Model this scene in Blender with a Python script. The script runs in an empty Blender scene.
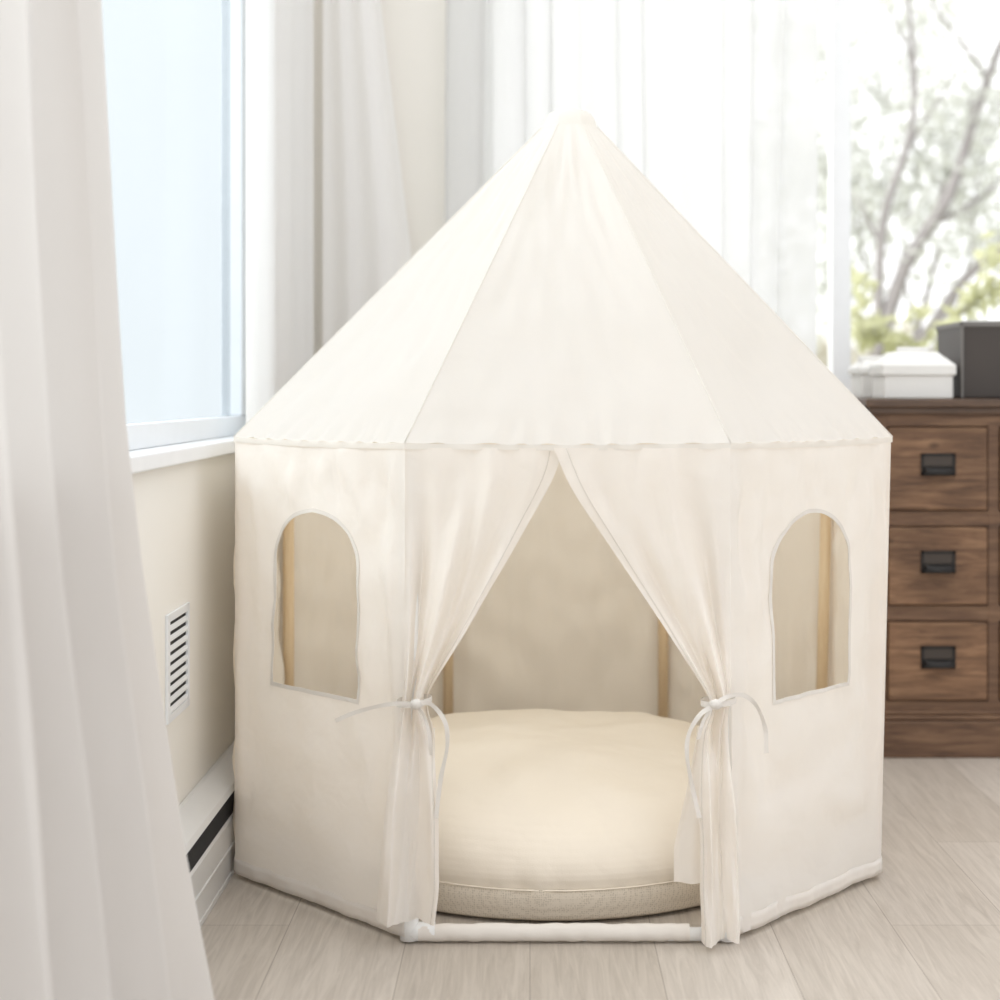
import bpy, bmesh, math, random
from mathutils import Vector, Matrix, noise
random.seed(4)
S=bpy.context.scene
COL=S.collection
# ------------------------------------------------------------ helpers
def new_mat(name): 
    m=bpy.data.materials.new(name); m.use_nodes=True
    nt=m.node_tree; nt.nodes.clear()
    out=nt.nodes.new('ShaderNodeOutputMaterial')
    return m,nt,out
def N(nt,t,**k):
    n=nt.nodes.new(t)
    for a,b in k.items():
        if a in n.inputs: n.inputs[a].default_value=b
        else: setattr(n,a,b)
    return n
def rgba(c): return (c[0],c[1],c[2],1)
def coords(nt,scale=(1,1,1),rot=(0,0,0)):
    tc=N(nt,'ShaderNodeTexCoord'); mp=N(nt,'ShaderNodeMapping')
    mp.inputs['Scale'].default_value=scale; mp.inputs['Rotation'].default_value=rot
    nt.links.new(tc.outputs['Object'],mp.inputs['Vector']); return mp.outputs['Vector']
def cloth(name,c1,c2,trans=0.25,weave=900,wr=14,wrs=0.25,clear=0.0,tcol=None,wd=0.012,sq=1.0,dist=0.4,fine=0.0):
    m,nt,out=new_mat(name); L=nt.links
    v=coords(nt); vs=coords(nt,(1,1,sq))
    n1=N(nt,'ShaderNodeTexNoise',Scale=6.0,Detail=4.0); L.new(v,n1.inputs['Vector'])
    mix=N(nt,'ShaderNodeMix',data_type='RGBA'); mix.inputs[6].default_value=rgba(c1); mix.inputs[7].default_value=rgba(c2)
    L.new(n1.outputs['Fac'],mix.inputs[0])
    n2=N(nt,'ShaderNodeTexNoise',Scale=float(weave),Detail=1.0); L.new(v,n2.inputs['Vector'])
    n3=N(nt,'ShaderNodeTexNoise',Scale=float(wr),Detail=2.0,Distortion=dist); L.new(vs,n3.inputs['Vector'])
    b1=N(nt,'ShaderNodeBump',Strength=0.22,Distance=0.001); L.new(n2.outputs['Fac'],b1.inputs['Height'])
    b2=N(nt,'ShaderNodeBump',Strength=wrs,Distance=wd); L.new(n3.outputs['Fac'],b2.inputs['Height']); L.new(b1.outputs['Normal'],b2.inputs['Normal'])
    nor=b2.outputs['Normal']
    if fine>0:
        n4=N(nt,'ShaderNodeTexNoise',Scale=22.0,Detail=2.0,Distortion=.2); L.new(v,n4.inputs['Vector'])
        b4=N(nt,'ShaderNodeBump',Strength=1.0,Distance=fine); L.new(n4.outputs['Fac'],b4.inputs['Height']); L.new(nor,b4.inputs['Normal']); nor=b4.outputs['Normal']
    d=N(nt,'ShaderNodeBsdfDiffuse'); L.new(mix.outputs[2],d.inputs['Color']); L.new(nor,d.inputs['Normal'])
    t=N(nt,'ShaderNodeBsdfTranslucent'); 
    if tcol: t.inputs['Color'].default_value=rgba(tcol)
    else: L.new(mix.outputs[2],t.inputs['Color'])
    ms=N(nt,'ShaderNodeMixShader',Fac=trans); L.new(d.outputs[0],ms.inputs[1]); L.new(t.outputs[0],ms.inputs[2])
    last=ms.outputs[0]
    if clear>0:
        tr=N(nt,'ShaderNodeBsdfTransparent'); m2=N(nt,'ShaderNodeMixShader',Fac=clear)
        L.new(last,m2.inputs[1]); L.new(tr.outputs[0],m2.inputs[2]); last=m2.outputs[0]
    L.new(last,out.inputs[0]); return m
def plain(name,c,rough=0.5,metal=0.0,c2=None,scale=20,bump=0.0,bscale=200):
    m,nt,out=new_mat(name); L=nt.links
    p=N(nt,'ShaderNodeBsdfPrincipled',Roughness=rough,Metallic=metal); v=coords(nt)
    n=N(nt,'ShaderNodeTexNoise',Scale=float(scale),Detail=3.0); L.new(v,n.inputs['Vector'])
    mix=N(nt,'ShaderNodeMix',data_type='RGBA'); c2=c2 or tuple(x*0.94 for x in c)
    mix.inputs[6].default_value=rgba(c); mix.inputs[7].default_value=rgba(c2)
    L.new(n.outputs['Fac'],mix.inputs[0]); L.new(mix.outputs[2],p.inputs['Base Color'])
    if bump>0:
        n2=N(nt,'ShaderNodeTexNoise',Scale=float(bscale),Detail=2.0); L.new(v,n2.inputs['Vector'])
        b=N(nt,'ShaderNodeBump',Strength=bump,Distance=0.002); L.new(n2.outputs['Fac'],b.inputs['Height']); L.new(b.outputs['Normal'],p.inputs['Normal'])
    L.new(p.outputs[0],out.inputs[0]); return m
def wood(name,ca,cb,cc,stretch=(2,30,30),rough=0.6,bump=0.2,knots=False):
    m,nt,out=new_mat(name); L=nt.links
    v=coords(nt,stretch)
    n=N(nt,'ShaderNodeTexNoise',Scale=1.6,Detail=8.0,Roughness=0.7,Distortion=0.9); L.new(v,n.inputs['Vector'])
    r=N(nt,'ShaderNodeValToRGB'); L.new(n.outputs['Fac'],r.inputs[0])
    e=r.color_ramp.elements; e[0].position=0.3; e[0].color=rgba(ca); e[1].position=0.7; e[1].color=rgba(cc)
    x=e.new(0.5); x.color=rgba(cb)
    col=r.outputs[0]
    if knots:
        vk=coords(nt,(7,7,13)); vo=N(nt,'ShaderNodeTexVoronoi',Scale=1.0); L.new(vk,vo.inputs['Vector'])
        rk=N(nt,'ShaderNodeValToRGB'); ek=rk.color_ramp.elements; ek[0].position=0.04; ek[0].color=(.22,.18,.16,1); ek[1].position=0.12; ek[1].color=(1,1,1,1)
        L.new(vo.outputs['Distance'],rk.inputs[0])
        vb=coords(nt,(5,1,6)); nb=N(nt,'ShaderNodeTexNoise',Scale=1.0,Detail=2.0); L.new(vb,nb.inputs['Vector'])
        rb=N(nt,'ShaderNodeValToRGB'); eb=rb.color_ramp.elements; eb[0].position=0.35; eb[0].color=(.70,.68,.66,1); eb[1].position=0.65; eb[1].color=(1.15,1.15,1.15,1)
        L.new(nb.outputs['Fac'],rb.inputs[0])
        m1=N(nt,'ShaderNodeMix',data_type='RGBA',blend_type='MULTIPLY'); m1.inputs[0].default_value=.8; L.new(col,m1.inputs[6]); L.new(rk.outputs[0],m1.inputs[7])
        m2=N(nt,'ShaderNodeMix',data_type='RGBA',blend_type='MULTIPLY'); m2.inputs[0].default_value=1; L.new(m1.outputs[2],m2.inputs[6]); L.new(rb.outputs[0],m2.inputs[7])
        col=m2.outputs[2]
    p=N(nt,'ShaderNodeBsdfPrincipled',Roughness=rough); L.new(col,p.inputs['Base Color'])
    b=N(nt,'ShaderNodeBump',Strength=bump,Distance=0.002); L.new(n.outputs['Fac'],b.inputs['Height']); L.new(b.outputs['Normal'],p.inputs['Normal'])
    L.new(p.outputs[0],out.inputs[0]); return m

def obj(name,verts,faces,mat,smooth=True,parent=None,weld=0):
    me=bpy.data.meshes.new(name); me.from_pydata([tuple(v) for v in verts],[],faces); me.update()
    if weld:
        bm=bmesh.new(); bm.from_mesh(me); bmesh.ops.remove_doubles(bm,verts=bm.verts,dist=weld); bmesh.ops.recalc_face_normals(bm,faces=bm.faces); bm.to_mesh(me); bm.free()
    for p in me.polygons: p.use_smooth=smooth
    o=bpy.data.objects.new(name,me); COL.objects.link(o)
    if mat: me.materials.append(mat)
    if parent: setpar(o,parent)
    return o
def setpar(o,p):
    o.parent=p; o.matrix_parent_inverse=Matrix.Translation(p.location).inverted() if p.parent is None else Matrix.Identity(4)
def empty(name,loc,label,cat):
    e=bpy.data.objects.new(name,None); e.location=loc; e.empty_display_size=0.1; COL.objects.link(e)
    e['label']=label; e['category']=cat; return e
def tag(o,label,cat,**k):
    o['label']=label; o['category']=cat
    for a,b in k.items(): o[a]=b
def grid(fn,nu,nv,wrap=False):
    V=[];F=[]
    for j in range(nv+1):
        for i in range(nu+1): V.append(Vector(fn(i/nu,j/nv)))
    w=nu+1
    for j in range(nv):
        for i in range(nu): F.append((j*w+i,j*w+i+1,(j+1)*w+i+1,(j+1)*w+i))
    return V,F
def merge(parts):
    V=[];F=[]
    for v,f in parts:
        o=len(V); V+=list(v); F+=[tuple(i+o for i in q) for q in f]
    return V,F
def box(x0,x1,y0,y1,z0,z1):
    V=[(x,y,z) for x in(x0,x1) for y in(y0,y1) for z in(z0,z1)]
    F=[(0,1,3,2),(4,6,7,5),(0,4,5,1),(2,3,7,6),(0,2,6,4),(1,5,7,3)]
    return V,F
def boxes(name,bs,mat,bevel=0.002,parent=None):
    V,F=merge([box(*b) for b in bs]); o=obj(name,V,F,mat,False,parent)
    if bevel>0:
        m=o.modifiers.new('bevel','BEVEL'); m.width=bevel; m.segments=2; m.limit_method='ANGLE'
    return o
def tube(pts,r,n=12,caps=True):
    V=[];F=[]; k=len(pts); pts=[Vector(p) for p in pts]
    rr=r if isinstance(r,(list,tuple)) else [r]*k
    up=None
    for i,p in enumerate(pts):
        t=(pts[min(i+1,k-1)]-pts[max(i-1,0)]).normalized()
        if up is None:
            up=t.orthogonal().normalized()
        up=(up-t*up.dot(t)).normalized(); b=t.cross(up)
        for a in range(n):
            th=2*math.pi*a/n; V.append(p+(up*math.cos(th)+b*math.sin(th))*rr[i])
    for i in range(k-1):
        for a in range(n): F.append((i*n+a,i*n+(a+1)%n,(i+1)*n+(a+1)%n,(i+1)*n+a))
    if caps: F.append(tuple(range(n))[::-1]); F.append(tuple((k-1)*n+a for a in range(n)))
    return V,F
def spline(pts,m=8):
    P=[Vector(p) for p in pts]; P=[2*P[0]-P[1]]+P+[2*P[-1]-P[-2]]; out=[]
    for i in range(1,len(P)-2):
        for j in range(m):
            t=j/m; a,b,c,d=P[i-1:i+3]
            out.append(0.5*((2*b)+(c-a)*t+(2*a-5*b+4*c-d)*t*t+(3*b-a-3*c+d)*t**3))
    out.append(P[-2]); return out
def interp(tab,x):
    if x<=tab[0][0]: return tab[0][1]
    for (a,b),(c,d) in zip(tab,tab[1:]):
        if x<=c: 
            t=(x-a)/(c-a); return b+(d-b)*t
    return tab[-1][1]
def sstep(x): x=max(0,min(1,x)); return x*x*(3-2*x)
def nz(x,y,z=0): return noise.noise(Vector((x,y,z)))

# ------------------------------------------------------------ materials
M_canvas=cloth('canvas_wall',(0.92,0.905,0.885),(0.905,0.89,0.867),0.42,600,5,0.6,tcol=(1.0,0.92,0.82),wd=0.03,sq=.45,fine=.0045)
M_canvas_lit=cloth('canvas_rear_lit',(0.99,0.925,0.825),(0.985,0.915,0.81),0.18,600,5,0.5,tcol=(1.0,0.91,0.78),wd=0.02)  # rear panel canvas, warmer and lighter: the inner glow is put into the colour
M_sleeve=cloth('canvas_sleeve',(0.84,0.79,0.73),(0.81,0.76,0.70),0.1,600,20,0.4,wd=0.006)
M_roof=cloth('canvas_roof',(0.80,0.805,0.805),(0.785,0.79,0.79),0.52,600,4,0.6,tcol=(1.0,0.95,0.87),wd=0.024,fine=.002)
M_trim=cloth('canvas_seam',(0.83,0.79,0.735),(0.80,0.76,0.705),0.15,900,30,0.1)
M_ribbon=cloth('canvas_ribbon',(0.79,0.755,0.71),(0.76,0.725,0.68),0.1,900,30,0.1)
M_sheer=cloth('sheer_curtain',(0.80,0.80,0.80),(0.785,0.785,0.785),0.36,500,10,0.1,clear=0.12)
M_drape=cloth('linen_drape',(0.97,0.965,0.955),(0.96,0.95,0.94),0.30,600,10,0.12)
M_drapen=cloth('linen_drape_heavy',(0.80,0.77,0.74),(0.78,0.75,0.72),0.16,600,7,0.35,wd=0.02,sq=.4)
M_pvc=plain('white_tube',(0.90,0.90,0.89),0.35)
M_pine=wood('pine_dowel',(0.72,0.53,0.31),(0.82,0.64,0.42),(0.88,0.72,0.50),(40,40,3),0.5,0.05)
M_pouf=cloth('pouf_cotton',(0.90,0.825,0.715),(0.88,0.80,0.685),0.0,500,4,0.9,wd=0.035,fine=.002)
M_wall=plain('wall_paint',(0.90,0.87,0.81),0.8,0,(0.88,0.85,0.79),4,0.1,300)
M_white=plain('white_paint',(0.88,0.89,0.90),0.4)
M_frame=plain('window_frame_paint',(0.82,0.85,0.88),0.4)
M_heater=plain('heater_enamel',(0.76,0.75,0.73),0.35)
M_dark=plain('dark_void',(0.012,0.012,0.015),0.8)
M_iron=plain('black_iron',(0.025,0.023,0.022),0.45,0.6)
M_plate=plain('label_plate',(0.055,0.042,0.033),0.6)
M_wood=wood('aged_pine',(0.070,0.034,0.017),(0.19,0.10,0.051),(0.32,0.188,0.103),(4,40,48),0.6,0.4,True)
M_woodd=wood('aged_pine_dark',(0.060,0.030,0.016),(0.135,0.071,0.038),(0.225,0.13,0.072),(4,40,48),0.6,0.35)
M_woodt=wood('aged_pine_top',(0.045,0.025,0.015),(0.09,0.052,0.032),(0.145,0.087,0.052),(4,40,48),0.45,0.3)
M_boxw=plain('white_carton',(0.78,0.77,0.74),0.6)
M_boxd=plain('charcoal_box',(0.038,0.030,0.026),0.55,0,(0.06,0.049,0.042),8)
M_boxg=plain('grey_board',(0.16,0.15,0.14),0.6)
M_bark=plain('bark',(0.27,0.25,0.25),0.9,0,(0.35,0.32,0.31),12)
def leafmat(name,c,c2):
    return cloth(name,c,c2,0.5,50,5,0.0)
M_leaf=leafmat('leaf_hazed',(0.62,0.64,0.60),(0.70,0.70,0.65))  # leaf and hedge colours paled, bright outdoor haze painted into them
M_leafy=leafmat('leaf_yellow',(0.56,0.58,0.36),(0.66,0.65,0.44))
M_hedge=leafmat('leaf_hedge',(0.56,0.54,0.45),(0.68,0.64,0.53))
M_lawn=plain('lawn',(0.42,0.45,0.32),0.9,0,(0.5,0.5,0.38),3)
def meshmat():
    m,nt,out=new_mat('pouf_mesh_band'); L=nt.links; v=coords(nt)
    vo=N(nt,'ShaderNodeTexVoronoi',Scale=280.0,Randomness=0.4); L.new(v,vo.inputs['Vector'])
    r=N(nt,'ShaderNodeValToRGB'); r.color_ramp.elements[0].position=0.1; r.color_ramp.elements[0].color=(0.50,0.435,0.35,1)
    r.color_ramp.elements[1].position=0.5; r.color_ramp.elements[1].color=(0.70,0.625,0.52,1)
    L.new(vo.outputs['Distance'],r.inputs[0])
    p=N(nt,'ShaderNodeBsdfPrincipled',Roughness=0.9); L.new(r.outputs[0],p.inputs['Base Color']); L.new(p.outputs[0],out.inputs[0]); return m
M_mesh=meshmat()
def floormat():
    m,nt,out=new_mat('laminate_planks'); L=nt.links
    v=coords(nt,(1,1,1),(0,0,math.radians(90)))
    br=N(nt,'ShaderNodeTexBrick'); L.new(v,br.inputs['Vector'])
    br.inputs['Scale'].default_value=1.0; br.inputs['Brick Width'].default_value=1.28; br.inputs['Row Height'].default_value=0.192
    br.inputs['Mortar Size'].default_value=0.0011; br.inputs['Mortar Smooth'].default_value=0.3
    br.inputs['Color1'].default_value=(0.485,0.43,0.37,1); br.inputs['Color2'].default_value=(0.555,0.50,0.44,1); br.inputs['Mortar'].default_value=(0.34,0.295,0.25,1)
    br.offset=0.37
    v2=coords(nt,(30,1.8,1))
    n=N(nt,'ShaderNodeTexNoise',Scale=2.2,Detail=9.0,Roughness=0.66,Distortion=1.4); L.new(v2,n.inputs['Vector'])
    r=N(nt,'ShaderNodeValToRGB'); r.color_ramp.elements[0].position=0.3; r.color_ramp.elements[0].color=(0.79,0.775,0.76,1); r.color_ramp.elements[1].position=0.62; r.color_ramp.elements[1].color=(1.05,1.05,1.05,1)
    L.new(n.outputs['Fac'],r.inputs[0])
    mx=N(nt,'ShaderNodeMix',data_type='RGBA',blend_type='MULTIPLY'); mx.inputs[0].default_value=1
    L.new(br.outputs['Color'],mx.inputs[6]); L.new(r.outputs[0],mx.inputs[7])
    p=N(nt,'ShaderNodeBsdfPrincipled',Roughness=0.42); L.new(mx.outputs[2],p.inputs['Base Color'])
    b=N(nt,'ShaderNodeBump',Strength=0.12,Distance=0.001); L.new(n.outputs['Fac'],b.inputs['Height']); L.new(b.outputs['Normal'],p.inputs['Normal'])
    L.new(p.outputs[0],out.inputs[0]); return m
M_floor=floormat()
def glassmat(name,tint):
    m,nt,out=new_mat(name); L=nt.links
    t=N(nt,'ShaderNodeBsdfTransparent'); t.inputs[0].default_value=rgba(tint); g=N(nt,'ShaderNodeBsdfGlossy',Roughness=0.05)
    v=coords(nt); n=N(nt,'ShaderNodeTexNoise',Scale=3.0); L.new(v,n.inputs['Vector'])
    mm=N(nt,'ShaderNodeMath',operation='MULTIPLY'); mm.inputs[1].default_value=0.06; L.new(n.outputs['Fac'],mm.inputs[0])
    s=N(nt,'ShaderNodeMixShader'); L.new(mm.outputs[0],s.inputs[0]); L.new(t.outputs[0],s.inputs[1]); L.new(g.outputs[0],s.inputs[2]); L.new(s.outputs[0],out.inputs[0]); return m
M_glass=glassmat('window_glass',(1,1,1)); M_glassb=glassmat('window_glass_cool',(0.655,0.68,0.692))

# ------------------------------------------------------------ room shell
def struct(o): o['kind']='structure'; return o
WX=-0.575; WY=4.30; WO=-0.655; OX=-0.13
struct(boxes('floor',[(WO,3.2,0.2,4.45,-0.06,0.0)],M_floor,0))
struct(boxes('wall_left',[(WO,WX,0.2,0.9,0,2.6),(WO,WX,3.47,4.42,0,2.6),(WO,WX,0.9,3.47,0,0.735),(WO,WX,0.9,3.47,2.35,2.6)],M_wall,0))
struct(boxes('wall_back',[(WX,OX,WY,4.42,0,2.6),(OX,2.3,WY,4.42,0,0.78),(OX,2.3,WY,4.42,2.35,2.6),(2.3,3.2,WY,4.42,0,2.6)],M_wall,0))
w1=struct(boxes('window_1',[(-0.655,-0.61,0.9,3.47,0.76,0.80),(-0.655,-0.61,0.9,3.47,2.31,2.35),(-0.655,-0.61,3.40,3.47,0.8,2.31),(-0.655,-0.61,0.9,0.95,0.8,2.31),(-0.655,-0.61,1.9,1.96,0.8,2.31)],M_frame,0.003))
g=boxes('glass_pane',[(-0.638,-0.634,0.95,3.405,0.8,2.31)],M_glassb,0,w1)
w2=struct(boxes('window_2',[(OX,2.3,4.33,4.38,0.78,0.82),(OX,2.3,4.33,4.38,2.31,2.35),(OX,OX+.03,4.33,4.38,0.82,2.31),(2.25,2.3,4.33,4.38,0.82,2.31),(0.812,0.862,4.31,4.38,0.82,2.31)],M_white,0.003))
g=boxes('glass_pane',[(OX+.03,2.25,4.352,4.356,0.82,2.31)],M_glass,0,w2)
struct(boxes('trim_1',[(-0.655,-0.555,0.9,3.5,0.735,0.76)],M_white,0.003))
struct(boxes('baseboard_back',[(-0.51,3.2,4.285,4.30,0,0.10)],M_white,0.002))

# ------------------------------------------------------------ tent
CX,CY=0.0577,3.05; FY=2.47
tent=empty('play_tent',(CX,CY,0),'cream cotton canvas play tent with pointed roof and tied-open door','play tent')
TP=[(-.25,0),(.25,0),(.572,.33),(.572,.83),(.25,1.16),(-.25,1.16),(-.572,.83),(-.572,.33)]
C=[Vector((CX+a,FY+b,0)) for a,b in TP]
Cb=[c.copy() for c in C]; Cb[2].x-=0.018; Cb[3].x-=0.018; Cb[1].x+=0.004
EZ=0.7715; BZ=0.012; EO=0.004
AP=Vector((0.075,3.05,1.350))
parts=[]; ringpts=[]
ang0=[math.atan2(p[1]-.58,p[0]) for p in TP]
RR=.056
for a in ang0: ringpts.append(AP+Vector((math.cos(a)*RR,math.sin(a)*RR,0)))
dome=[(RR,0),(0.053,0.009),(0.049,0.018),(0.041,0.027),(0.029,0.033),(0.015,0.0363),(0.001,0.0375)]
cen=Vector((CX,CY,EZ))
for i in range(8):
    j=(i+1)%8
    e0=C[i]+Vector((0,0,EZ)); e1=C[j]+Vector((0,0,EZ))
    e0+= (e0-cen)*EO; e1+=(e1-cen)*EO
    r0,r1=ringpts[i],ringpts[j]
    nrm=(e1-e0).cross(r0-e0).normalized()
    if nrm.z<0: nrm=-nrm
    def f(u,v,e0=e0,e1=e1,r0=r0,r1=r1,nrm=nrm,i=i):
        a=e0.lerp(r0,v); b=e1.lerp(r1,v); p=a.lerp(b,u)
        k=math.sin(math.pi*u); k2=min(1,k*2.2)
        p=p-nrm*0.013*k*math.sin(math.pi*min(1,v*1.1))
        p=p+nrm*0.011*k2*nz(p.x*5,p.y*5,p.z*4+i)*min(1,v*8)*min(1,(1-v)*5)
        p=p+nrm*0.005*k2*nz(u*9+v*3,v*7,i+20)*min(1,v*8)*min(1,(1-v)*4)
        p=p+nrm*0.0018*k2*math.sin(u*16+3*nz(v*3,i))*sstep((v-.55)/.4)*min(1,(1-v)*12)
        p=p+nrm*0.003*math.sin(u*60+4*nz(u*5,i))*max(0,1-v*12)*k2
        p.z-=0.0025*k*max(0,1-v*10)
        return p
    parts.append(grid(f,60,54))
    a0,a1=ang0[i],ang0[j]
    if a1<a0: a1+=2*math.pi
    def f2(u,v,a0=a0,a1=a1,r0=r0,r1=r1):
        k=v*(len(dome)-1); q=min(int(k),len(dome)-2); t=k-q
        r=dome[q][0]*(1-t)+dome[q+1][0]*t; z=dome[q][1]*(1-t)+dome[q+1][1]*t
        ps=(r0-AP).lerp(r1-AP,u)*(r/RR); a=a0+(a1-a0)*u; pc=Vector((math.cos(a)*r,math.sin(a)*r,0))
        p=ps.lerp(pc,min(1,v*1.2)); return AP+p+Vector((0,0,z))
    parts.append(grid(f2,6,14))
    def f3(u,v,e0=e0,e1=e1,i=i):
        k=math.sin(math.pi*u)
        return e0.lerp(e1,u)+Vector((0,0,-0.009*v-0.0024*k-0.0008*v*nz(u*14,i)))
    parts.append(grid(f3,36,2))
V,F=merge(parts)
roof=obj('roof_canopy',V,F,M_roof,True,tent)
roof['label']='white pointed eight-sided canvas roof'
for i in range(8):
    e0=C[i]+Vector((0,0,EZ)); e0+=(e0-cen)*EO
    outn=Vector((e0.x-CX,e0.y-CY,0)).normalized()*0.75+Vector((0,0,0.66))
    pts=[e0.lerp(ringpts[i],k/24)+outn*0.0002 for k in range(25)]
    V,F=tube(pts,0.0013,6); obj('ridge_seam',V,F,M_roof,True,tent)

# wall panels
def arch(w,zb,zs,zt,cx,n=48):
    pts=[]
    for k in range(12): pts.append((cx-w/2+w*k/12,zb))
    for k in range(10): pts.append((cx+w/2,zb+(zs-zb)*k/10))
    for k in range(n):
        a=math.pi*k/n; pts.append((cx+w/2*math.cos(a),zs+(zt-zs)*math.sin(a)))
    for k in range(10): pts.append((cx-w/2,zs-(zs-zb)*k/10))
    return pts
def panelpt(i,u,z):
    j=(i+1)%8
    t=(z-BZ)/(EZ-BZ)
    a=Cb[i].lerp(C[i],t); b=Cb[j].lerp(C[j],t)
    return a.lerp(b,u)+Vector((0,0,z))
def pn(i):
    d=(C[(i+1)%8]-C[i]); n=Vector((d.y,-d.x,0)).normalized()
    return n
def disp(i,u,z):
    e=max(0,min(1,math.sin(math.pi*u)*4)); t=(z-BZ)/(EZ-BZ)
    e2=max(0,min(1,(1-t)*9)); e3=.25+.75*min(1,t*7)
    cal=1-0.88*math.exp(-(((u-.5)/.27)**4+((z-.5)/.17)**4)) if i in (1,7) else 1
    d=0.011*cal*nz(u*3+i*7,z*4,i)+0.014*cal*nz(u*8+i*3,z*3,i+5)+0.006*cal*math.sin(u*24+6*nz(u*2,z*3,i))*(t*t)
    d+=0.011*cal*nz(u*7+z*7,z*11-u*5,i+9)+0.004*cal*nz(u*16-z*9,z*20+u*8,i+30)
    d+=0.018*math.sin(u*48+1.6*nz(z*3,i))*math.exp(-min(u,1-u)*8)*(0.5+0.5*nz(z*4,i,3))*cal
    d+=0.004*math.sin(u*70+5*nz(u*4,i))*max(0,1-(1-t)*7)
    return d*e*e2*e3
def pane(i,win):
    n=pn(i); 
    if not win:
        return grid(lambda u,v:panelpt(i,u,BZ+(EZ-BZ-0.001)*v)+n*disp(i,u,BZ+(EZ-BZ)*v),40,50)
    L=(C[(i+1)%8]-C[i]).length
    cu,w,zb,zs,zt=win
    A=arch(w,zb,zs,zt,cu*L,60); cz=(zb+zs)/2+0.03; cxx=cu*L
    V=[];F=[];R=34; n_=len(A)
    for (x,z) in A:
        dx,dz=x-cxx,z-cz
        k=1e9
        if dx>1e-6:k=min(k,(L-cxx)/dx)
        if dx<-1e-6:k=min(k,(0-cxx)/dx)
        if dz>1e-6:k=min(k,(EZ-0.001-cz)/dz)
        if dz<-1e-6:k=min(k,(BZ-cz)/dz)
        rx,rz=cxx+dx*k,cz+dz*k
        for r in range(R+1):
            t=r/R; V.append((x+(rx-x)*t,z+(rz-z)*t))
    for cx_,cz_ in((0,BZ),(L,BZ),(0,EZ-0.001),(L,EZ-0.001)):
        best=min(range(n_),key=lambda q:(V[q*(R+1)+R][0]-cx_)**2+(V[q*(R+1)+R][1]-cz_)**2)
        x,z=A[best]
        for r in range(R+1):
            t=r/R; V[best*(R+1)+r]=(x+(cx_-x)*t,z+(cz_-z)*t)
    for q in range(n_):
        q2=(q+1)%n_
        for r in range(R): F.append((q*(R+1)+r,q*(R+1)+r+1,q2*(R+1)+r+1,q2*(R+1)+r))
    V3=[panelpt(i,x/L,z)+n*disp(i,x/L,z) for x,z in V]
    return V3,F
wins={7:(0.495,0.227,0.360,0.560,0.652),1:(0.49,0.222,0.360,0.560,0.652)}
for i in range(1,8):
    V,F=pane(i,wins.get(i))
    p=obj('wall_panel',V,F,M_canvas if i in (1,7) else M_canvas_lit,True,tent)
    n=pn(i)
    if i in wins:
        cu,w,zb,zs,zt=wins[i]; L=(C[(i+1)%8]-C[i]).length
        A=arch(w,zb,zs,zt,cu*L); B=arch(w+0.013,zb-0.0065,zs,zt+0.0065,cu*L)
        V=[];F=[];m=len(A)
        for (x,z),(x2,z2) in zip(A,B):
            V.append(panelpt(i,x/L,z)+n*(disp(i,x/L,z)+0.0012)); V.append(panelpt(i,x2/L,z2)+n*(disp(i,x2/L,z2)+0.0012))
        for q in range(m): 
            q2=(q+1)%m; F.append((2*q,2*q+1,2*q2+1,2*q2))
        t=obj('window_trim',V,F,M_trim,False,tent); t['label']='arched window binding'
        s=t.modifiers.new('s','SOLIDIFY'); s.thickness=0.0008; s.offset=0
    V,F=grid(lambda u,v:panelpt(i,u,BZ+0.026*v-0.002*(1-v)*abs(nz(u*5,i)))+n*(disp(i,u,BZ+0.026*v)+0.0016+0.0018*abs(nz(u*20,v,i))),80,3)
    h=obj('hem_band',V,F,M_canvas,True,tent); s=h.modifiers.new('s','SOLIDIFY'); s.thickness=0.0012
# poles
for i in range(8):
    cv=Vector((CX,CY,0)); c=C[i]; d=(cv-c).normalized(); q=c+d*0.021; qb=Cb[i]+d*0.021
    wood_=i in(2,3,4,5,6,7)
    V,F=tube([qb+Vector((0,0,0.012)),q+Vector((0,0,EZ-0.012))],0.0115 if wood_ else 0.011,16)
    p=obj('pole',V,F,M_pine if wood_ else M_pvc,True,tent); p['label']='light pine pole' if wood_ else 'white tube pole'
for i in range(8):
    j=(i+1)%8
    k_=0.012 if i==0 else 0.022
    ins=lambda c:c+(Vector((CX,CY,0))-c).normalized()*k_
    a,b=ins(Cb[i]),ins(Cb[j])
    r=0.0105 if i==0 else 0.009
    z=0.0125 if i==0 else 0.012
    V,F=tube([a+Vector((0,0,z)),b+Vector((0,0,z))],r,16)
    p=obj('base_bar',V,F,M_pvc,True,tent)
x0,x1=-0.172,0.246
yb=FY+0.011
def fs(u,v):
    x=x0+(x1-x0)*u; a=2*math.pi*v; r=0.0132+0.0018*nz(u*22,v*3)
    return (x,yb+math.cos(a)*r,0.0150+math.sin(a)*r*1.0)
V,F=grid(fs,120,20); obj('bar_sleeve',V,F,M_sleeve,True,tent)
for sx,cc in((1,Cb[0]),(-1,Cb[1])):
    q=cc+(Vector((CX,CY,0))-cc).normalized()*0.014
    V,F=merge([tube([q+Vector((0,0,0.016)),q+Vector((0.040*sx,0,0.016))],0.0145,18),tube([q+Vector((0,0,0.004)),q+Vector((0,0,0.06))],0.0145,18)])
    f=obj('corner_fitting',V,F,M_pvc,True,tent); f['label']='white plastic corner connector'

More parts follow.
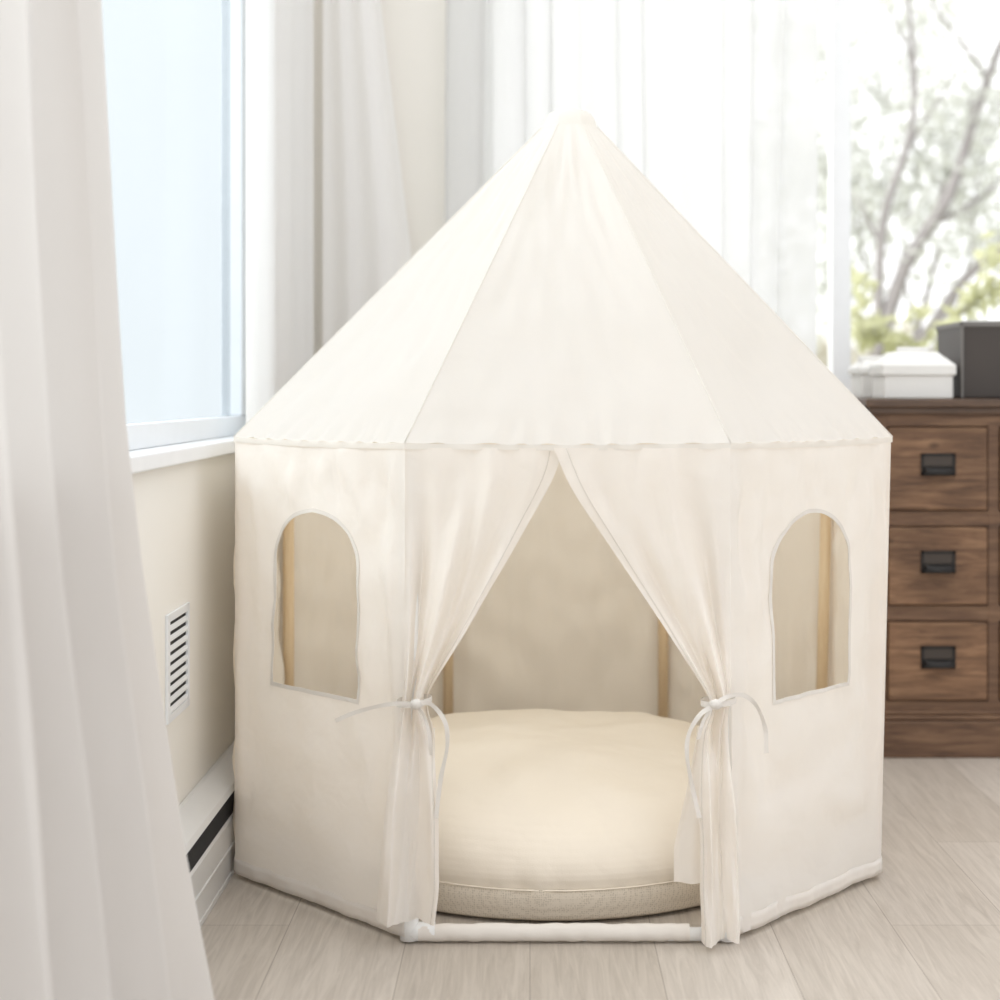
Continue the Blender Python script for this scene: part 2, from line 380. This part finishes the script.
# door flaps
def flap(sgn,inner,outer,zbot,seed,kl,ku):
    ztop=0.764; ztie=0.378
    def f(u,v):
        z=ztop+(zbot-ztop)*v
        xi=interp(inner,-z); xo=interp(outer,-z)
        low=sstep((ztie-z)/0.16); hi=sstep((ztop-z)/0.3)
        tight=math.exp(-((z-ztie)/0.085)**2)
        t=u
        x=xo+(xi-xo)*t
        ed=min(1,t*6)
        up=(1-low)
        y=-ed*up*(0.0012+0.0105*tight+0.0100*hi)*math.sin(ku*2*math.pi*t**0.8+seed+2.4*nz(z*4,seed))
        y+=-ed*up*0.0050*hi*math.sin(ku*4.3*math.pi*t+seed*2+3*nz(z*3,t*2,seed))
        y+=-ed*up*0.014*nz(t*6,z*8+t*4,seed+3)
        y+=-low*(0.023*math.sin(kl*2*math.pi*t+seed+1.8*nz(z*4,seed+4))+0.014*nz(t*4,z*6,seed)+.009*nz(t*9,z*8,seed))
        y-=0.008*low*math.sin(math.pi*t)+0.003
        y+=0.014*nz(x*6,z*4,seed)*hi*up*min(1,t*5)
        y-=0.012*max(tight,low)*min(1,t*2+.6)
        x+=low*0.007*nz(z*9,seed,2)*t
        x+=0.002*nz(z*14,seed,6)*t*up*hi
        return Vector((CX+x,FY+y+(0.005*up if sgn<0 else 0),z))
    V,F=grid(f,84,110)
    return V,F
def T(l): 
    q=[(p.x,p.y) for p in spline([(-z,x,0) for z,x in sorted(l,reverse=True)],5)]
    return q
li=T([(0.766,-.008),(0.717,-.022),(0.63,-.070),(0.515,-.138),(0.422,-.194),(0.381,-.2150),(0.355,-.2135),(0.32,-.205),(0.22,-.2008),(0.10,-.1990),(0.0,-.2008)])
lo=T([(0.766,-.25),(0.45,-.252),(0.385,-.253),(0.32,-.264),(0.22,-.277),(0.042,-.2940)])
ri=T([(0.766,-.0225),(0.699,.0080),(0.607,.0690),(0.507,.1365),(0.42,.193),(0.381,.215),(0.355,.2125),(0.32,.2035),(0.18,.2005),(0.0,.2039)])
ro=T([(0.766,.25),(0.45,.251),(0.385,.250),(0.33,.245),(0.2,.254),(0.06,.262),(0.0,.260)])
for nm,inn,out_,zb,seed,kl,ku,sg in(('l',li,lo,0.040,0.4,1.3,2.0,-1),('r',ri,ro,0.010,2.0,1.2,1.9,1)):
    V,F=flap(sg,inn,out_,zb,seed,kl,ku)
    parts=[(V,F)]
    if sg==1:
        def fb(u,v):
            z=0.33+(0.088-0.33)*v
            x=.2039-0.002-(0.036*min(1,v*1.3)**1.2)*(1-u)
            return Vector((CX+x+0.01*u,FY+0.022+0.006*math.sin(u*6+v),z))
        parts.append(grid(fb,16,24))
    else:
        def fb(u,v):
            z=0.33+(0.05-0.33)*v
            return Vector((CX-.235+0.03*u,FY+0.018+0.006*math.sin(u*6+v),z))
        parts.append(grid(fb,12,24))
    V2,F2=merge(parts)
    fl=obj('door_flap',V2,F2,M_canvas,True,tent); fl['label']='canvas door flap gathered and tied to the frame'
    pts=[V[r*85+78]+Vector((0,-0.0008,0)) for r in range(0,111)]
    vv,ff=tube(pts,0.0008,5); obj('flap_hem',vv,ff,M_trim,True,tent)
# ties
def ribbon(pts,w=0.0075):
    P=spline(pts,8); V=[];F=[]
    for i,p in enumerate(P):
        t=(P[min(i+1,len(P)-1)]-P[max(i-1,0)]).normalized()
        s=t.cross(Vector((0.25+.7*math.sin(i*.3),1,0.15)).normalized()).normalized()*w/2
        V+= [p-s,p+s]
    for i in range(len(P)-1): F.append((2*i,2*i+1,2*i+3,2*i+2))
    return V,F
def ellring(cx,cy,cz,rx,ry,h,n=36):
    def f(u,v):
        a=2*math.pi*u; return Vector((cx+rx*math.cos(a),cy+ry*math.sin(a),cz+h*(v-.5)+0.003*math.cos(a)))
    return grid(f,n,2)
def blob(c,r):
    def f(u,v):
        a=2*math.pi*u;b=math.pi*(v-.5); k=1+0.15*math.sin(3*a)*math.cos(b)
        return Vector((c[0]+r[0]*k*math.cos(b)*math.cos(a),c[1]+r[1]*k*math.cos(b)*math.sin(a),c[2]+r[2]*math.sin(b)))
    return grid(f,16,10)
yk=2.426
left=[ribbon([(-.176,yk,.379),(-.206,yk,.379),(-.240,yk+.01,.371),(-.272,yk+.025,.359),(-.299,yk+.04,.345)],.0065),
      ribbon([(-.178,yk,.378),(-.150,yk-.004,.379),(-.128,yk-.006,.352),(-.125,yk-.004,.315),(-.135,yk,.265),(-.142,yk,.206)],.007),
      ribbon([(-.172,yk,.376),(-.160,yk,.360),(-.152,yk,.330),(-.150,yk+.004,.30)],.006),
      ellring(-.177,2.454,.378,.027,.028,.009),blob((-.172,yk,.378),(.010,.007,.008))]
right=[ribbon([(.280,yk,.379),(.300,yk,.390),(.325,yk+.006,.390),(.346,yk+.018,.370),(.360,yk+.03,.334),(.362,yk+.032,.297)],.007),
      ribbon([(.280,yk,.376),(.258,yk-.002,.364),(.240,yk-.004,.335),(.237,yk-.004,.300),(.246,yk,.250),(.256,yk,.206)],.007),
      ribbon([(.276,yk,.376),(.262,yk,.352),(.254,yk,.325)],.006),
      ellring(.288,2.454,.378,.027,.028,.009),blob((.281,yk,.378),(.010,.007,.008))]
for ps in(left,right):
    V,F=merge(ps); r=obj('tie_ribbon',V,F,M_ribbon,True,tent); r['label']='thin cotton tie knotted in a bow'

# ------------------------------------------------------------ pouf
PX,PY=0.040,2.982
pouf=empty('floor_cushion',(PX,PY,0),'large round cream floor pouf inside the tent','cushion')
def rev(prof,n=120,wob=0.015):
    def f(u,v):
        k=v*(len(prof)-1); q=min(int(k),len(prof)-2); t=k-q
        r=prof[q][0]*(1-t)+prof[q+1][0]*t; z=prof[q][1]*(1-t)+prof[q+1][1]*t
        a=2*math.pi*u; x=math.cos(a)*r; y=math.sin(a)*r
        e=min(1,max(0,(z-.06)*9))
        w=wob*nz(x*5,y*5,z*5)*e+wob*.45*nz(x*11,y*11,z*11)*e
        w+=0.004*math.sin(a*46+3*nz(x*6,y*6))*math.exp(-abs(z-.064)*28)*(0.6+nz(x*9,y*9,3))
        return Vector((PX+(r+w*min(1,r*5))*math.cos(a),PY+(r+w*min(1,r*5))*math.sin(a),z+1.2*w*e))
    return grid(f,n*2,(len(prof)-1)*4)
sp=[(0,.224),(.12,.222),(.22,.215),(.30,.200),(.36,.177),(.404,.146),(.428,.112),(.435,.082),(.429,.058)]
pr=[(p.x,p.y) for p in spline([(a,b,0) for a,b in sp],3)]
V,F=rev(pr); t=obj('cushion_top',V,F,M_pouf,True,pouf,1e-5); t['label']='smooth cream cotton top cover'
pr=[(p.x,p.y) for p in spline([(a,b,0) for a,b in [(.429,.058),(.431,.044),(.427,.022),(.416,.005),(.36,.003),(.2,.002),(0,.002)]],3)]
V,F=rev(pr,wob=0.004); t=obj('cushion_side',V,F,M_mesh,True,pouf,1e-5); t['label']='beige perforated mesh side band'
def ft(u,v):
    a=2*math.pi*u;b=2*math.pi*v; r=.4305+.0013*math.cos(b)
    return Vector((PX+r*math.cos(a),PY+r*math.sin(a),.058+.0013*math.sin(b)+.001*math.sin(a*5)))
V,F=grid(ft,140,8); obj('seam_piping',V,F,M_pouf,True,pouf)

# ------------------------------------------------------------ curtains
def curtain(name,fn,nu,nv,mat,label):
    V,F=grid(fn,nu,nv); o=obj(name,V,F,mat); tag(o,label,'curtain'); return o
edge=sorted([(2.4,-.535),(1.338,-.530),(1.09,-.515),(.815,-.497),(.64,-.478),(.466,-.453),(.279,-.424),(.092,-.390),(0.0,-.376)])
def fnear(s,v):
    z=0.008+2.34*v
    xe=interp(edge,z); low=max(0,min(1,(1.3-z)/1.3))
    y=0.72+1.28*s+0.02*low*s
    x=-.512+(xe+.512)*(s**1.6)
    x=x+(0.05*low*(1-s)*s*2)
    ph=2*math.pi*8.2*s+1.6*nz(s*4,z*0.6)+0.6*low*math.sin(s*5+z)+0.5*nz(s*9,z*1.1,4)
    a=0.030+0.016*low+0.015*nz(s*7,z*.6,3)
    w=math.sin(ph)+0.35*math.sin(2*ph+1+nz(s*5,z*.8,9)*2)
    x+=a*(w-1.08)
    y+=0.020*math.cos(ph+.5)
    x+=0.007*nz(s*26,z*2.2,8)*(0.5+low)
    x=max(x,-.571)
    return Vector((x,y,z))
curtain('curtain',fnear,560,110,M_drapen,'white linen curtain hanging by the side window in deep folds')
def fleft(s,v):
    z=0.20+2.15*v; y=3.14+0.98*s
    x=-.556+0.006*math.sin(2*math.pi*4*s+.6*nz(s*2,z*.4))
    return Vector((x,y,z))
curtain('curtain',fleft,140,30,M_drape,'white curtain panel against the side wall beside the window')
def fcorner(s,v):
    z=0.008+2.34*v; w=interp([(0,.28),(1.22,.232),(1.9,.15),(2.4,.14)],z)
    x=-.545+w*s; ph=2*math.pi*2.6*s+.8*nz(s*2,z*.5,2)
    return Vector((x,4.225+0.008*math.sin(ph),z))
curtain('curtain',fcorner,120,40,M_drape,'white linen curtain gathered in the room corner')
def fsheer(s,v):
    z=0.008+2.34*v; x=-.235+.975*s
    ph=2*math.pi*11*s+5.0*nz(s*5,z*.3,5)
    a=0.018+0.014*nz(s*9,z*.3,7)
    return Vector((x+0.012*math.cos(ph)*(1+1.2*nz(s*7,z*.2,3)),4.212+a*math.sin(ph)+0.008*nz(s*4,z,1),z))
curtain('sheer_curtain',fsheer,520,40,M_sheer,'sheer white curtain over the large window in soft folds')

# ------------------------------------------------------------ heater + vent
ht=empty('baseboard_heater',(-.55,3.0,0),'white enamel baseboard heater along the side wall','heater')
def extr(prof,y0,y1):
    V=[(x,y0,z) for x,z in prof]+[(x,y1,z) for x,z in prof]; n=len(prof)
    F=[(i,(i+1)%n,(i+1)%n+n,i+n) for i in range(n)]+[tuple(range(n))[::-1],tuple(range(n,2*n))]
    return V,F
V,F=extr([(-.574,.0),(-.574,.174),(-.566,.174),(-.527,.156),(-.522,.147),(-.524,.145),(-.560,.158),(-.566,.150),(-.566,.0)],2.12,4.1)
obj('heater_back',V,F,M_heater,False,ht,1e-6)
V,F=extr([(-.524,.006),(-.524,.100),(-.530,.105),(-.530,.102),(-.527,.098),(-.527,.006)],2.12,4.1)
obj('front_panel',V,F,M_heater,False,ht,1e-6)
boxes('slot_shade_fill',[(-.564,-.528,2.125,4.09,.02,.145)],M_dark,0,ht)  # near-black block filling the slot, shade put into its colour
boxes('front_rail',[(-.5245,-.5215,2.12,4.1,.052,.056)],M_heater,0,ht)
V,F=extr([(-.574,.0),(-.574,.1765),(-.5655,.1765),(-.5255,.158),(-.5195,.147),(-.5195,.0)],2.38,2.42)
obj('joint_cover',V,F,M_heater,False,ht,1e-6)
boxes('end_cap',[(-.574,-.522,2.11,2.15,0,.140)],M_heater,.003,ht)
boxes('bottom_rail',[(-.574,-.522,2.12,4.1,0.0,.010)],M_heater,.001,ht)
vent=empty('wall_vent',(WX,2.61,.41),'white louvred metal vent grille on the wall','vent')
boxes('grille_frame',[(-.575,-.570,2.530,2.546,.325,.498),(-.575,-.570,2.678,2.692,.325,.498),(-.575,-.570,2.543,2.683,.325,.338),(-.575,-.570,2.543,2.683,.485,.498)],M_white,.001,vent)
boxes('vent_backing',[(-.5748,-.5743,2.54,2.686,.33,.487)],M_dark,0,vent)
ls=[]
for k in range(9):
    z=.339+k*.0163; ls.append(extr([(-.574,z+.0045),(-.571,z),(-.571,z+.004),(-.574,z+.0085)],2.542,2.684))
V,F=merge(ls); obj('louvre_slats',V,F,M_white,False,vent)

# ------------------------------------------------------------ dresser
DX0=.797; DY=3.74; DB=4.16
dr=empty('apothecary_chest',((DX0+1.62)/2,3.94,0),'aged brown wooden chest of drawers with black metal pulls','chest of drawers')
colx=[(.834,1.065),(1.095,1.326),(1.356,1.587)]; DX1=1.624
rows=[(.575,.768),(.354,.535),(.132,.314)]
bs=[(DX0,DX0+.035,DY,DB,.10,.80),(DX1-.035,DX1,DY,DB,.10,.80),(DX0+.03,DX1-.03,DB-.02,DB,.10,.80),
    (DX0+.03,DX1-.03,DY+.002,DB-.02,.104,.130),(DX0+.03,DX1-.03,DY+.002,DB-.02,.770,.80)]
for z0,z1 in((.316,.352),(.537,.573)): bs.append((DX0+.03,DX1-.03,DY+.002,DB-.02,z0,z1))
for x in(1.067,1.328): bs.append((x,x+.026,DY+.001,DB-.02,.12,.78))
boxes('chest_body',bs,M_woodd,.002,dr)
boxes('plinth',[(DX0-.012,DX1+.012,DY-.014,DB,0,.086),(DX0-.008,DX1+.008,DY-.010,DB,.086,.098),(DX0-.003,DX1+.003,DY-.005,DB,.098,.108)],M_woodd,.004,dr)
boxes('chest_top',[(DX0-.018,DX1+.018,DY-.020,DB,.814,.834),(DX0-.008,DX1+.008,DY-.010,DB,.798,.816)],M_woodt,.004,dr)
def handle(cx,cz,y,par):
    w,h=.040,.026
    b=[(cx-w,cx+w,y-.004,y,cz-h,cz-h+.005),(cx-w,cx+w,y-.004,y,cz+h-.006,cz+h),(cx-w,cx-w+.006,y-.004,y,cz-h,cz+h),(cx+w-.006,cx+w,y-.004,y,cz-h,cz+h)]
    P=[box(*q) for q in b]
    def f(u,v):
        a=math.pi*.5*v; return Vector((cx-.036+.072*u,y-.003-.020*math.sin(a)*(math.sin(math.pi*u)**.35 if 0<u<1 else 0),cz-.004-.016*(1-math.cos(a))))
    P.append(grid(f,14,8))
    P.append(tube([(cx-.034,y-.018,cz-.018),(cx,y-.024,cz-.020),(cx+.034,y-.018,cz-.018)],.003,8))
    V,F=merge(P); o=obj('drawer_pull',V,F,M_iron,False,par); o['label']='black iron cup pull with label frame'; o.matrix_parent_inverse=Matrix.Identity(4)
    q=boxes('label_plate',[(cx-w+.002,cx+w-.002,y-.0015,y-.0002,cz-h+.002,cz+h-.002)],M_plate,0,par); q.matrix_parent_inverse=Matrix.Identity(4)
for (x0,x1) in colx:
    for (z0,z1) in rows:
        d=boxes('drawer',[(x0,x1,DY-.004,DB-.05,z0,z1)],M_wood,.004,dr)
        handle((x0+x1)/2,(z0+z1)/2+.010,DY-.004,d)
def carton(name,x0,x1,y0,y1,z0,z1,lid,mat,label,taper=.03):
    e=empty(name,((x0+x1)/2,(y0+y1)/2,z0),label,'box')
    boxes('box_base',[(x0+.006,x1-.006,y0+.006,y1-.006,z0,z1-lid*.6)],mat,.003,e)
    zl=z1-lid; zm=z1-lid*.62
    V=[(x0,y0,zl),(x1,y0,zl),(x1,y1,zl),(x0,y1,zl),(x0,y0,zm),(x1,y0,zm),(x1,y1,zm),(x0,y1,zm),
       (x0+taper,y0+taper,z1-.006),(x1-taper,y0+taper,z1-.006),(x1-taper,y1-taper,z1-.006),(x0+taper,y1-taper,z1-.006)]
    F=[(0,3,2,1),(0,1,5,4),(1,2,6,5),(2,3,7,6),(3,0,4,7),(4,5,9,8),(5,6,10,9),(6,7,11,10),(7,4,8,11),(8,9,10,11)]
    o=obj('box_lid',V,F,mat,False,e); m=o.modifiers.new('b','BEVEL'); m.width=.002; m.segments=2
    boxes('lid_knob',[((x0+x1)/2-.035,(x0+x1)/2+.035,(y0+y1)/2-.012,(y0+y1)/2+.012,z1-.007,z1+.006)],mat,.002,e)
    return e
carton('storage_box',.830,1.004,3.78,3.93,.8345,.952,.062,M_boxw,'white lidded box with sloped lid on the chest',.036)
carton('storage_box',.815,.91,3.97,4.12,.8345,.935,.04,M_boxw,'small white lidded box behind another on the chest',.02)
fb=empty('document_box',(1.13,3.87,.8345),'brown-black storage bin with metal edge on the chest','box')
V=[(1.022,3.795,.8345),(1.272,3.795,.8345),(1.272,4.015,.8345),(1.022,4.015,.8345),(1.018,3.79,1.012),(1.278,3.79,1.012),(1.278,4.02,1.012),(1.018,4.02,1.012)]
o=obj('box_body',V,[(0,3,2,1),(0,1,5,4),(1,2,6,5),(2,3,7,6),(3,0,4,7),(4,5,6,7)],M_boxd,False,fb); m=o.modifiers.new('b','BEVEL'); m.width=.004; m.segments=2
boxes('metal_edge',[(1.016,1.280,3.787,3.793,1.004,1.016),(1.016,1.022,3.787,4.022,1.004,1.016),(1.017,1.023,3.786,3.792,.836,1.01)],M_boxg,.001,fb)
V,F=box(1.04,1.16,3.82,3.95,1.0125,1.0205)
b=obj('book',V,F,M_boxw,False); tag(b,'pale book lying on the dark bin','book')

# ------------------------------------------------------------ outdoors
lawn=boxes('lawn',[(-14,18,4.6,40,-1.05,-1.0)],M_lawn,0); tag(lawn,'pale sunlit lawn outside the windows','lawn')
lawn['kind']='stuff'
def leafcloud(blobs,n,size,mat,name,par,zmin=-.95):
    V=[];F=[]
    tot=sum(b[3]**2 for b in blobs)
    for (x,y,z,r) in blobs:
        for _ in range(int(n*r*r/tot)):
            d=Vector((random.gauss(0,1),random.gauss(0,1),random.gauss(0,1))).normalized()*r*random.random()**.45
            c=Vector((x,y,z))+Vector((d.x,d.y,d.z*.8))
            if c.z<zmin+size: continue
            a=Vector((random.gauss(0,1),random.gauss(0,1),random.gauss(0,1))).normalized(); b=a.orthogonal().normalized()
            s=size*random.uniform(.6,1.3)*.7; o=len(V)
            V+=[c-a*s,c+b*s*.45,c+a*s,c-b*s*.45]; F.append((o,o+1,o+2,o+3))
    o=obj(name,V,F,mat,False,par); o['kind']='stuff'; return o
def tree(loc,limbs,label,seed,leafn,lsize,mat,leafr,skip=.2,sub=3,step=3):
    rnd=random.Random(seed); e=empty('tree',loc,label,'tree'); P=[];tips=[]
    def br(p,d,l,r,dep):
        pts=[p]; q=p.copy(); dd=d.copy()
        for k in range(5):
            dd=(dd+Vector((rnd.uniform(-1,1),rnd.uniform(-1,1)*.5,rnd.uniform(-.6,.8)))*.16).normalized(); q=q+dd*l/5; pts.append(q.copy())
        P.append(tube(pts,[r*(1-.45*k/5) for k in range(6)],6)); tips.append(q); tips.append(pts[3])
        if dep==0: return
        for k in range(3):
            nd=(dd+Vector((rnd.uniform(-1,1),rnd.uniform(-.5,.5),rnd.uniform(-.5,.8)))*.7).normalized()
            br(pts[rnd.choice([2,3,4])].copy(),nd,l*rnd.uniform(.55,.8),r*.6,dep-1)
    for li_,(pts,r) in enumerate(limbs):
        sp=spline(pts,5); n=len(sp)
        P.append(tube(sp,[r*(1-.6*k/(n-1)) for k in range(n)],8))
        if li_==0 and len(limbs)>1: continue
        for k in range(4,n,step):
            d=(sp[k]-sp[k-1]).normalized(); nd=(d+Vector((rnd.uniform(-1,1),rnd.uniform(-.4,.4),rnd.uniform(-.3,.6)))*.9).normalized()
            br(sp[k].copy(),nd,rnd.uniform(.35,.7)*(.35 if r<.01 else 1),r*(1-.6*k/n)*.55,sub-1)
        if r<.01: tips+= sp[6:]
    V,F=merge(P); o=obj('trunk',V,F,M_bark,True,e)
    bl=[(q.x,q.y,q.z,leafr*rnd.uniform(.5,1.2)) for q in tips if rnd.random()>skip]
    leafcloud(bl,leafn,lsize,mat,'foliage',e); return e
Y=9.0; G=-0.999
tree((1.85,Y,G),[([(1.85,Y,G),(1.86,Y,-.2),(1.90,Y,.6),(1.95,Y,1.25)],.060),
  ([(1.93,Y,1.0),(2.10,Y,1.55),(2.35,Y,1.95),(2.55,Y+.1,2.5),(2.75,Y,3.1)],.046),
  ([(1.95,Y,1.2),(1.98,Y,1.8),(2.15,Y,2.4),(2.12,Y,3.1)],.030),
  ([(1.90,Y,.9),(2.2,Y,1.15),(2.45,Y,1.5),(2.85,Y,1.85),(3.2,Y,2.5)],.042)],
  'tree with grey leaning branches and sparse pale leaves',5,1600,.05,M_leaf,.26,.1,1,4)
Y=12.5
tree((3.1,Y,G),[([(3.1,Y,G),(3.1,Y,0),(3.05,Y,1.2)],.05),
  ([(3.05,Y,1.1),(2.9,Y,1.9),(3.0,Y,2.7),(2.9,Y,3.9)],.018),
  ([(3.05,Y,1.0),(3.4,Y,1.8),(3.5,Y,2.6),(3.9,Y,3.6)],.018),
  ([(3.05,Y,.9),(2.7,Y,1.5),(2.5,Y,2.4),(2.3,Y,3.5)],.016)],
  'branching tree with leaves paled by painted haze',9,6000,.07,M_leaf,.6,.1,2)
Y=6.4
tree((1.72,Y,G),[([(1.72,Y,G),(1.70,Y,0),(1.62,Y,.75)],.014),([(1.63,Y,.6),(1.55,Y,.9),(1.42,Y,1.06),(1.30,Y,1.10)],.006),([(1.63,Y,.7),(1.66,Y,1.04),(1.78,Y,1.22),(1.95,Y,1.28)],.006)],
  'young shrub with yellow-green leaves',6,360,.060,M_leafy,.08,.0,1,4)
hb=[(x*.9-.5,19+random.uniform(-1,1),.1+random.uniform(0,.5),1.1+random.random()*.6) for x in range(12)]
h=leafcloud(hb,34000,.12,M_hedge,'hedge',None); tag(h,'pale green and tan hedge at the end of the lawn','hedge')

# ------------------------------------------------------------ light
w=bpy.data.worlds.new('world'); S.world=w; w.use_nodes=True
nt=w.node_tree; bg=nt.nodes['Background']; bg.inputs[0].default_value=(0.98,0.988,1.0,1)
tc=nt.nodes.new('ShaderNodeTexCoord'); dp=nt.nodes.new('ShaderNodeVectorMath'); dp.operation='DOT_PRODUCT'
d0=Vector((-.74,.34,.50)).normalized(); dp.inputs[1].default_value=d0
nt.links.new(tc.outputs['Generated'],dp.inputs[0])
mr=nt.nodes.new('ShaderNodeMapRange'); mr.inputs['From Min'].default_value=-.9; mr.inputs['From Max'].default_value=.9
mr.inputs['To Min'].default_value=.60; mr.inputs['To Max'].default_value=1.85
nt.links.new(dp.outputs['Value'],mr.inputs['Value']); nt.links.new(mr.outputs['Result'],bg.inputs[1])
sl=bpy.data.lights.new('sun','SUN'); sl.energy=1.3; sl.angle=math.radians(22); sl.color=(1,.98,.955)
so=bpy.data.objects.new('sun',sl); COL.objects.link(so); so.location=(-3,1,4)
so.rotation_euler=Vector((1,.10,-.75)).to_track_quat('-Z','Y').to_euler()
def area(name,loc,tgt,sx,sy,e,c):
    l=bpy.data.lights.new(name,'AREA'); l.shape='RECTANGLE'; l.size=sx; l.size_y=sy; l.energy=e; l.color=c
    o=bpy.data.objects.new(name,l); COL.objects.link(o); o.location=loc
    o.rotation_euler=(Vector(tgt)-Vector(loc)).to_track_quat('-Z','Y').to_euler()
area('daylight_fill',(-2.6,2.6,2.6),(0,2.9,.9),2.4,1.6,30,(1,.99,.98))
area('daylight_fill',(-1.25,1.3,2.0),(-.35,4.2,1.3),.8,1.0,24,(1,.99,.98))  # added lamp outside the side window, lifts the corner curtain

# ------------------------------------------------------------ camera
cd=bpy.data.cameras.new('camera'); cam=bpy.data.objects.new('camera',cd); COL.objects.link(cam)
cam.location=(0,0,.85); cam.rotation_euler=(math.radians(90),0,0)
cd.sensor_width=36; cd.lens=57.8; cd.shift_x=-.03; cd.shift_y=-.108
cd.dof.use_dof=True; cd.dof.focus_distance=2.6; cd.dof.aperture_fstop=2.8
S.camera=cam
S.view_settings.view_transform='Standard'; S.view_settings.exposure=0.43
